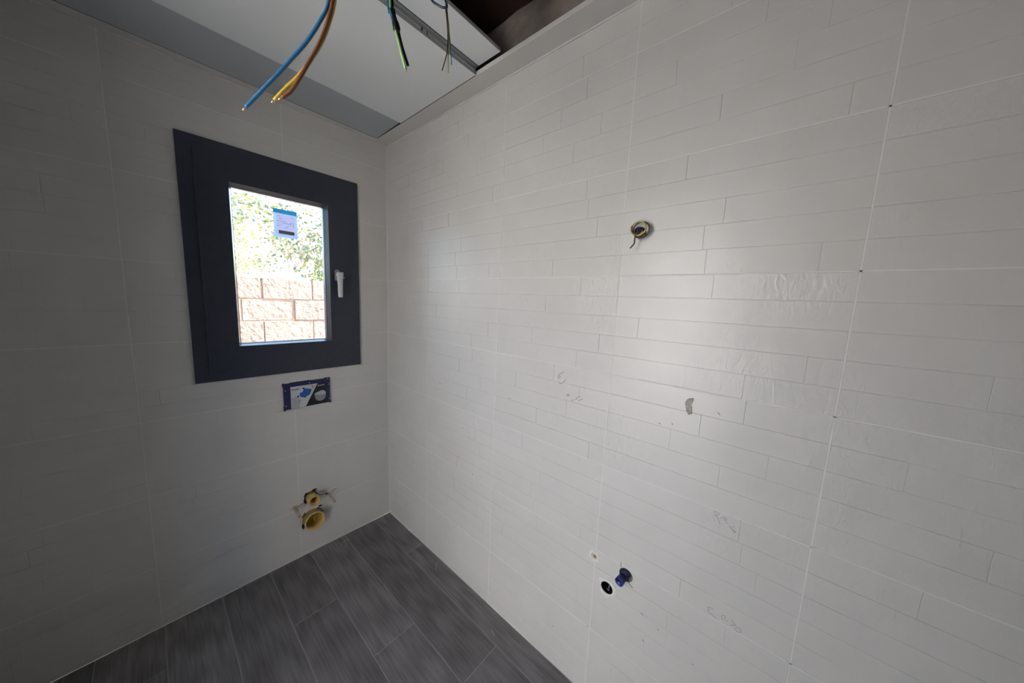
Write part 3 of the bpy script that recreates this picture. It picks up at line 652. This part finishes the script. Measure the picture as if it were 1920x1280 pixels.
T3 = [[[-1.355, 1.274], [-1.348, 1.268], [-1.338, 1.262], [-1.333, 1.253], [-1.332, 1.244]], [[-1.341, 1.255], [-1.338, 1.242]], [[-1.337, 1.228], [-1.344, 1.224], [-1.354, 1.23], [-1.361, 1.238], [-1.368, 1.246]], [[-1.376, 1.187], [-1.38, 1.191], [-1.386, 1.189], [-1.381, 1.183], [-1.376, 1.187]], [[-1.415, 1.177], [-1.42, 1.186], [-1.432, 1.195]], [[-1.429, 1.176], [-1.435, 1.182], [-1.442, 1.187]], [[-1.397, 1.168], [-1.406, 1.175]]]
def strokes(name, T, rad, m, lab):
    bm = bmesh.new()
    for s in T: tube(bm, spline([(-.0004, a, b) for a, b in s], 3), rad, 5)
    o = obj(name, bm, m, wall_right); o['label'] = lab
strokes('pencil_writing', T1, .00060, M['pencil2'], 'pencilled mark reading 4P-50 on the tiles')
strokes('pencil_writing', T2, .00060, M['pencil2'], 'pencilled mark reading 0-70 on the tiles')
strokes('scuff_mark', T3, .0011, M['pencil2'], 'grey curved scuff on the tiles')
bm = bmesh.new()
for s in ([[-1.777, 1.258], [-1.784, 1.271], [-1.799, 1.276], [-1.798, 1.263], [-1.787, 1.245], [-1.784, 1.228]], [[-1.785, 1.246], [-1.796, 1.251], [-1.799, 1.228], [-1.791, 1.221], [-1.785, 1.229]]):
    poly_prism(bm, s, lambda p, t: Vector((t, p[0], p[1])), -.0030, .0)
bmesh.ops.bevel(bm, geom=bm.edges[:], offset=.0012, segments=2, affect='EDGES', clamp_overlap=True)
o = obj('glue_smear', bm, M['glue'], wall_right); o['label'] = 'brownish dried smear on the tiles'
rr = random.Random(3)
for (y, z) in [(-1.38, .181), (-1.53, .301), (-1.732, .408), (-1.878, .443), (-1.773, .483), (-1.718, .501), (-.569, 1.07), (-1.082, 1.106), (-.771, .869), (-.823, .836), (-.858, .652), (-1.71, 1.174), (-1.748, 1.184), (-1.86, 1.248)]:
    L = rr.uniform(.004, .010); a = rr.uniform(-1.2, .2)
    bm = bmesh.new(); tube(bm, [(-.0004, y, z), (-.0006, y-L*.5*math.cos(a), z+L*.5*math.sin(a)), (-.0004, y-L*math.cos(a), z+L*math.sin(a))], [.0005, .0012, .0004], 5)
    obj('scuff_mark', bm, M['pencil'], wall_right)
bm = bmesh.new(); tube(bm, [(-.090, -.0008, .655), (-.095, -.0012, .657)], .0016, 5); obj('scuff_mark', bm, M['pencil'], wall_back)
# pale scratches on the floor
for a, b in (((-.020, -.60), (-.060, -.64)), ((-.30, -.055), (-.33, -.06)), ((-.075, -1.10), (-.085, -1.13))):
    bm = bmesh.new(); tube(bm, [(a[0], a[1], .0001), ((a[0]+b[0])/2, (a[1]+b[1])/2+.004, .0003), (b[0], b[1], .0001)], .0012, 5); obj('dust_streak', bm, M['dust'], floor)

# ------------------------------------------------------------------ hanging cables
def cable(name, label, group=None): 
    return tag(empty(name), label, 'cable', group)
bl = [(-.815, -1.435, 2.645), (-.816, -1.434, 2.25), (-.820, -1.431, 2.03), (-0.8288, -1.4263, 1.9512), (-0.8395, -1.42, 1.9203), (-0.854, -1.4089, 1.8906), (-0.8709, -1.3946, 1.8639), (-0.8904, -1.3777, 1.8339), (-0.9071, -1.3631, 1.8094), (-0.918, -1.3535, 1.7935)]
t = cable('hanging_cable', 'single blue cable curving down to the left, leftmost of the hanging cables')
wire('conductor', spline(bl, 6), .0026, M['w_blue'], t, 12); wire('copper_tip', [bl[-1], (-.921, -1.3508, 1.789)], .0012, M['copper'], t, 8)
t = cable('hanging_cable', 'paired brown and yellow cable with bare tips hanging beside the blue one')
br = [(-.812, -1.440, 2.645), (-.812, -1.438, 2.25), (-.817, -1.434, 2.03), (-0.8253, -1.4303, 1.9514), (-0.8332, -1.4279, 1.9169), (-0.8427, -1.4226, 1.8876), (-0.8552, -1.4137, 1.8588), (-0.8665, -1.4057, 1.8332), (-0.8734, -1.4002, 1.8199), (-0.8826, -1.3916, 1.8095)]
ye = [(-.808, -1.436, 2.645), (-.808, -1.434, 2.25), (-.812, -1.431, 2.03), (-0.8215, -1.4285, 1.9562), (-0.8302, -1.4255, 1.919), (-0.8404, -1.4197, 1.8882), (-0.854, -1.4095, 1.8604), (-0.866, -1.3994, 1.8405), (-0.8754, -1.3908, 1.8282), (-0.8889, -1.3768, 1.8082)]
wire('conductor', spline(br, 6), .0026, M['w_brown'], t, 12, 'brown conductor'); wire('conductor', spline(ye, 6), .0024, M['w_yellow'], t, 12, 'yellow conductor')
wire('copper_tip', [br[-1], (-.8865, -1.3885, 1.806)], .0012, M['copper'], t, 8); wire('copper_tip', [ye[-1], (-.8915, -1.3745, 1.8045)], .0013, M['copper'], t, 8)
t = cable('hanging_cable', 'green and black cable wrapped in black tape, middle of the hanging cables')
g = [(-.748, -1.425, 2.645), (-.746, -1.430, 2.2), (-0.743, -1.4388, 2.0017), (-0.7428, -1.4424, 1.9849), (-0.7405, -1.4475, 1.968), (-0.7403, -1.4515, 1.9531), (-0.7377, -1.4593, 1.9285), (-0.7341, -1.4703, 1.8939)]
k = [(-.741, -1.424, 2.645), (-.739, -1.429, 2.2), (-0.7380, -1.4367, 2.0065), (-0.7369, -1.4423, 1.9811), (-0.7349, -1.4485, 1.9609), (-0.7324, -1.457, 1.9326), (-0.7283, -1.4676, 1.9032)]
b3 = [(-.752, -1.425, 2.645), (-.749, -1.429, 2.2), (-.7458, -1.4375, 2.002), (-.7440, -1.442, 1.984), (-.742, -1.447, 1.968)]
wire('conductor', spline(g, 6), .0022, M['w_green'], t, 10, 'green and yellow conductor'); wire('conductor', spline(k, 6), .0021, M['w_black'], t, 10, 'black conductor'); wire('conductor', spline(b3, 6), .0016, M['w_blue'], t, 10, 'blue conductor')
wire('tape', spline([(-.7408, -1.4415, 1.988), (-.7402, -1.4440, 1.978), (-.7390, -1.4480, 1.967), (-.7382, -1.4500, 1.960), (-.7390, -1.4520, 1.9525)], 4), [.0046]*4+[.0044]*4+[.0055]*4+[.0058]*3+[.0048, .004], M['black'], t, 8, 'black insulating tape')
wire('copper_tip', [g[-1], (-.7338, -1.4712, 1.8905)], .0012, M['copper'], t, 8)
t = cable('hanging_cable', 'thin brown, yellow and blue wires hanging by the ceiling opening, nearest the tiled wall')
top = (-.480, -1.222, 2.40); top2 = (-.478, -1.218, 2.645)
wire('sheath', spline([top2, (-.500, -1.205, 2.40), (-.512, -1.196, 2.31), (-0.504, -1.2038, 2.2832), (-0.4969, -1.214, 2.2734), (-0.4878, -1.2261, 2.2659), (-0.4811, -1.2337, 2.2663), (-0.4799, -1.2341, 2.2716), (-0.4816, -1.2296, 2.2846), (-.484, -1.226, 2.31)], 5), .0026, M['w_teal'], t, 10, 'dark teal sheath bent in a loop')
wire('conductor', spline([top2, top, (-0.4789, -1.2284, 2.275), (-0.4799, -1.2288, 2.2668), (-0.4802, -1.2388, 2.2148), (-0.4842, -1.2443, 2.1631), (-0.4905, -1.2428, 2.1332), (-0.4966, -1.2403, 2.11)], 5), .0013, M['w_dbrown'], t, 8, 'brown conductor')
wire('conductor', spline([top2, top, (-0.4753, -1.2257, 2.2787), (-0.4759, -1.2267, 2.2706), (-0.4754, -1.2374, 2.2184), (-0.4805, -1.2431, 2.1591), (-0.484, -1.249, 2.1086)], 5), .0016, M['w_olive'], t, 8, 'yellow conductor')
wire('conductor', spline([top2, top, (-0.4716, -1.2231, 2.2825), (-0.4722, -1.224, 2.2743), (-0.4727, -1.2366, 2.207), (-0.4733, -1.2432, 2.1698), (-0.4742, -1.2498, 2.1312)], 5), .0013, M['w_blue'], t, 8, 'blue conductor')

# ------------------------------------------------------------------ outside
tag(mbox('ground', (-25, 25, -15, 40, -.6, -.13), M['ground']), 'pale ground outside', kind='structure')
bw = tag(empty('block_wall', (0, 1.55, -.13)), 'sunlit sandy concrete block garden wall outside the window', 'wall')
BH, BL = .1945, .392; ZTOP = 1.655
bm = bmesh.new(); box(bm, -3.2, 2.6, 1.565, 1.70, -.13, ZTOP-.03); o = obj('mortar_core', bm, M['mortar'], bw); o.matrix_parent_inverse = Matrix.Translation(bw.location).inverted()
blocks = []
for v in range(3):
    bm = bmesh.new(); bmesh.ops.create_cube(bm, size=1)
    for q in bm.verts: q.co = Vector((q.co.x*(BL-.008), q.co.y*.17, q.co.z*(BH-.007)))
    bmesh.ops.bevel(bm, geom=bm.edges[:], offset=.006, segments=1, affect='EDGES')
    me = bpy.data.meshes.new('block'); bm.to_mesh(me); bm.free(); me.materials.append(M['brick']); blocks.append(me)
rb = random.Random(11)
nr = 9
for rrow in range(nr):
    zc = ZTOP-BH/2-rrow*BH
    off = -.361+BL/2 if rrow % 2 == 0 else -.120+BL/2
    for k in range(-7, 7):
        x = off+k*BL
        o = bpy.data.objects.new('block', blocks[rb.randrange(3)]); C.objects.link(o); o.parent = bw
        o.location = (x+rb.uniform(-.002, .002), .09+rb.uniform(-.006, .006), zc+.13+rb.uniform(-.0015, .0015))
        o.rotation_euler = (0, rb.uniform(-.004, .004), rb.uniform(-.01, .01))

def make_tree(base, height, spread, leafmats, seed, label, nleaf, lean=0., trunk_r=.09, leafsize=.05, crown_z=.5, branch_n=9):
    rt = random.Random(seed); t = tag(empty('tree', base), label, 'tree')
    bm = bmesh.new(); tp = []
    for k in range(7):
        q = k/6; tp.append(Vector((lean*q*q+.04*rt.uniform(-1, 1), .04*rt.uniform(-1, 1), height*.62*q)))
    tube(bm, spline(tp, 3), [trunk_r*1.2*(1-.5*i/18) for i in range(19)], 10); obj('trunk', bm, M['bark'], t, smooth=True)
    tips = []
    for k in range(branch_n):
        a = 2*math.pi*k/branch_n+rt.uniform(-.4, .4); s = rt.choice(tp[4:]); L = spread*rt.uniform(.6, 1)
        e = s+Vector((math.cos(a)*L, math.sin(a)*L, rt.uniform(.1, .5)*height*.5))
        mid = (s+e)/2+Vector((0, 0, rt.uniform(0, .15)*height))
        bm = bmesh.new(); pts = spline([s, mid, e], 4); tube(bm, pts, [trunk_r*.32*(1-.8*i/(len(pts)-1)) for i in range(len(pts))], 6); obj('branch', bm, M['bark'], t, smooth=True)
        for q in pts[2:]: tips.append(q)
    for mi, lm in enumerate(leafmats):
        vs, fs = [], []
        for n in range(nleaf//len(leafmats)):
            c = rt.choice(tips)+Vector((rt.gauss(0, .13), rt.gauss(0, .13), rt.gauss(0, .10)))*spread
            d = Vector((rt.uniform(-1, 1), rt.uniform(-1, 1), rt.uniform(-1, .5))).normalized(); s1 = d.cross(Vector((rt.random(), rt.random(), rt.random()))).normalized()
            s = leafsize*rt.uniform(.6, 1.3); i = len(vs)
            vs += [c, c+d*s*.5+s1*s*.28, c+d*s, c+d*s*.5-s1*s*.28]; fs += [(i, i+1, i+2), (i, i+2, i+3)]
        me = bpy.data.meshes.new('leaves'); me.from_pydata(vs, [], fs); me.materials.append(lm)
        o = bpy.data.objects.new('leaves', me); C.objects.link(o); o.parent = t; o['kind'] = 'stuff'
    return t
make_tree((.18, 2.75, -.13), 3.8, .72, [M['leaf1'], M['leaf2']], 4, 'pale-barked tree with yellow-green leaves just behind the garden wall', 1900, .06, .10, .05)
make_tree((.05, 6.6, -.13), 4.8, 1.0, [M['leaf1']], 9, 'yellow-green tree further back, to the left of the pale trunk', 1900, -.1, .07, .07)
make_tree((1.22, 4.5, -.13), 3.5, .62, [M['leaf2'], M['leaf1']], 21, 'darker green tree to the right of the pale trunk', 3000, .05, .06, .055)
hs = tag(empty('house', (-3.2, 16, -.13)), 'pale far house with a grey roof beyond the garden wall', 'house')
bm = bmesh.new(); box(bm, -2.5, 2.6, -2, 2, 0, 2.9); obj('house_wall', bm, M['house'], hs)
bm = bmesh.new(); poly_prism(bm, [(-2.4, 2.9), (2.4, 2.9), (0, 3.9)], lambda p, t: Vector((t, p[0], p[1])), -2.8, 2.9); obj('roof', bm, M['roof'], hs)
bounce_w = tag(mbox('bounce_wall', (-5.6, -5.4, -6, 3, -.13, 3.1), M['bounce_render']), 'unseen pale rendered wall added opposite the doorway to bounce sunlight in', 'wall')  # unseen wall, added to bounce sunlight into the doorway and block low sky
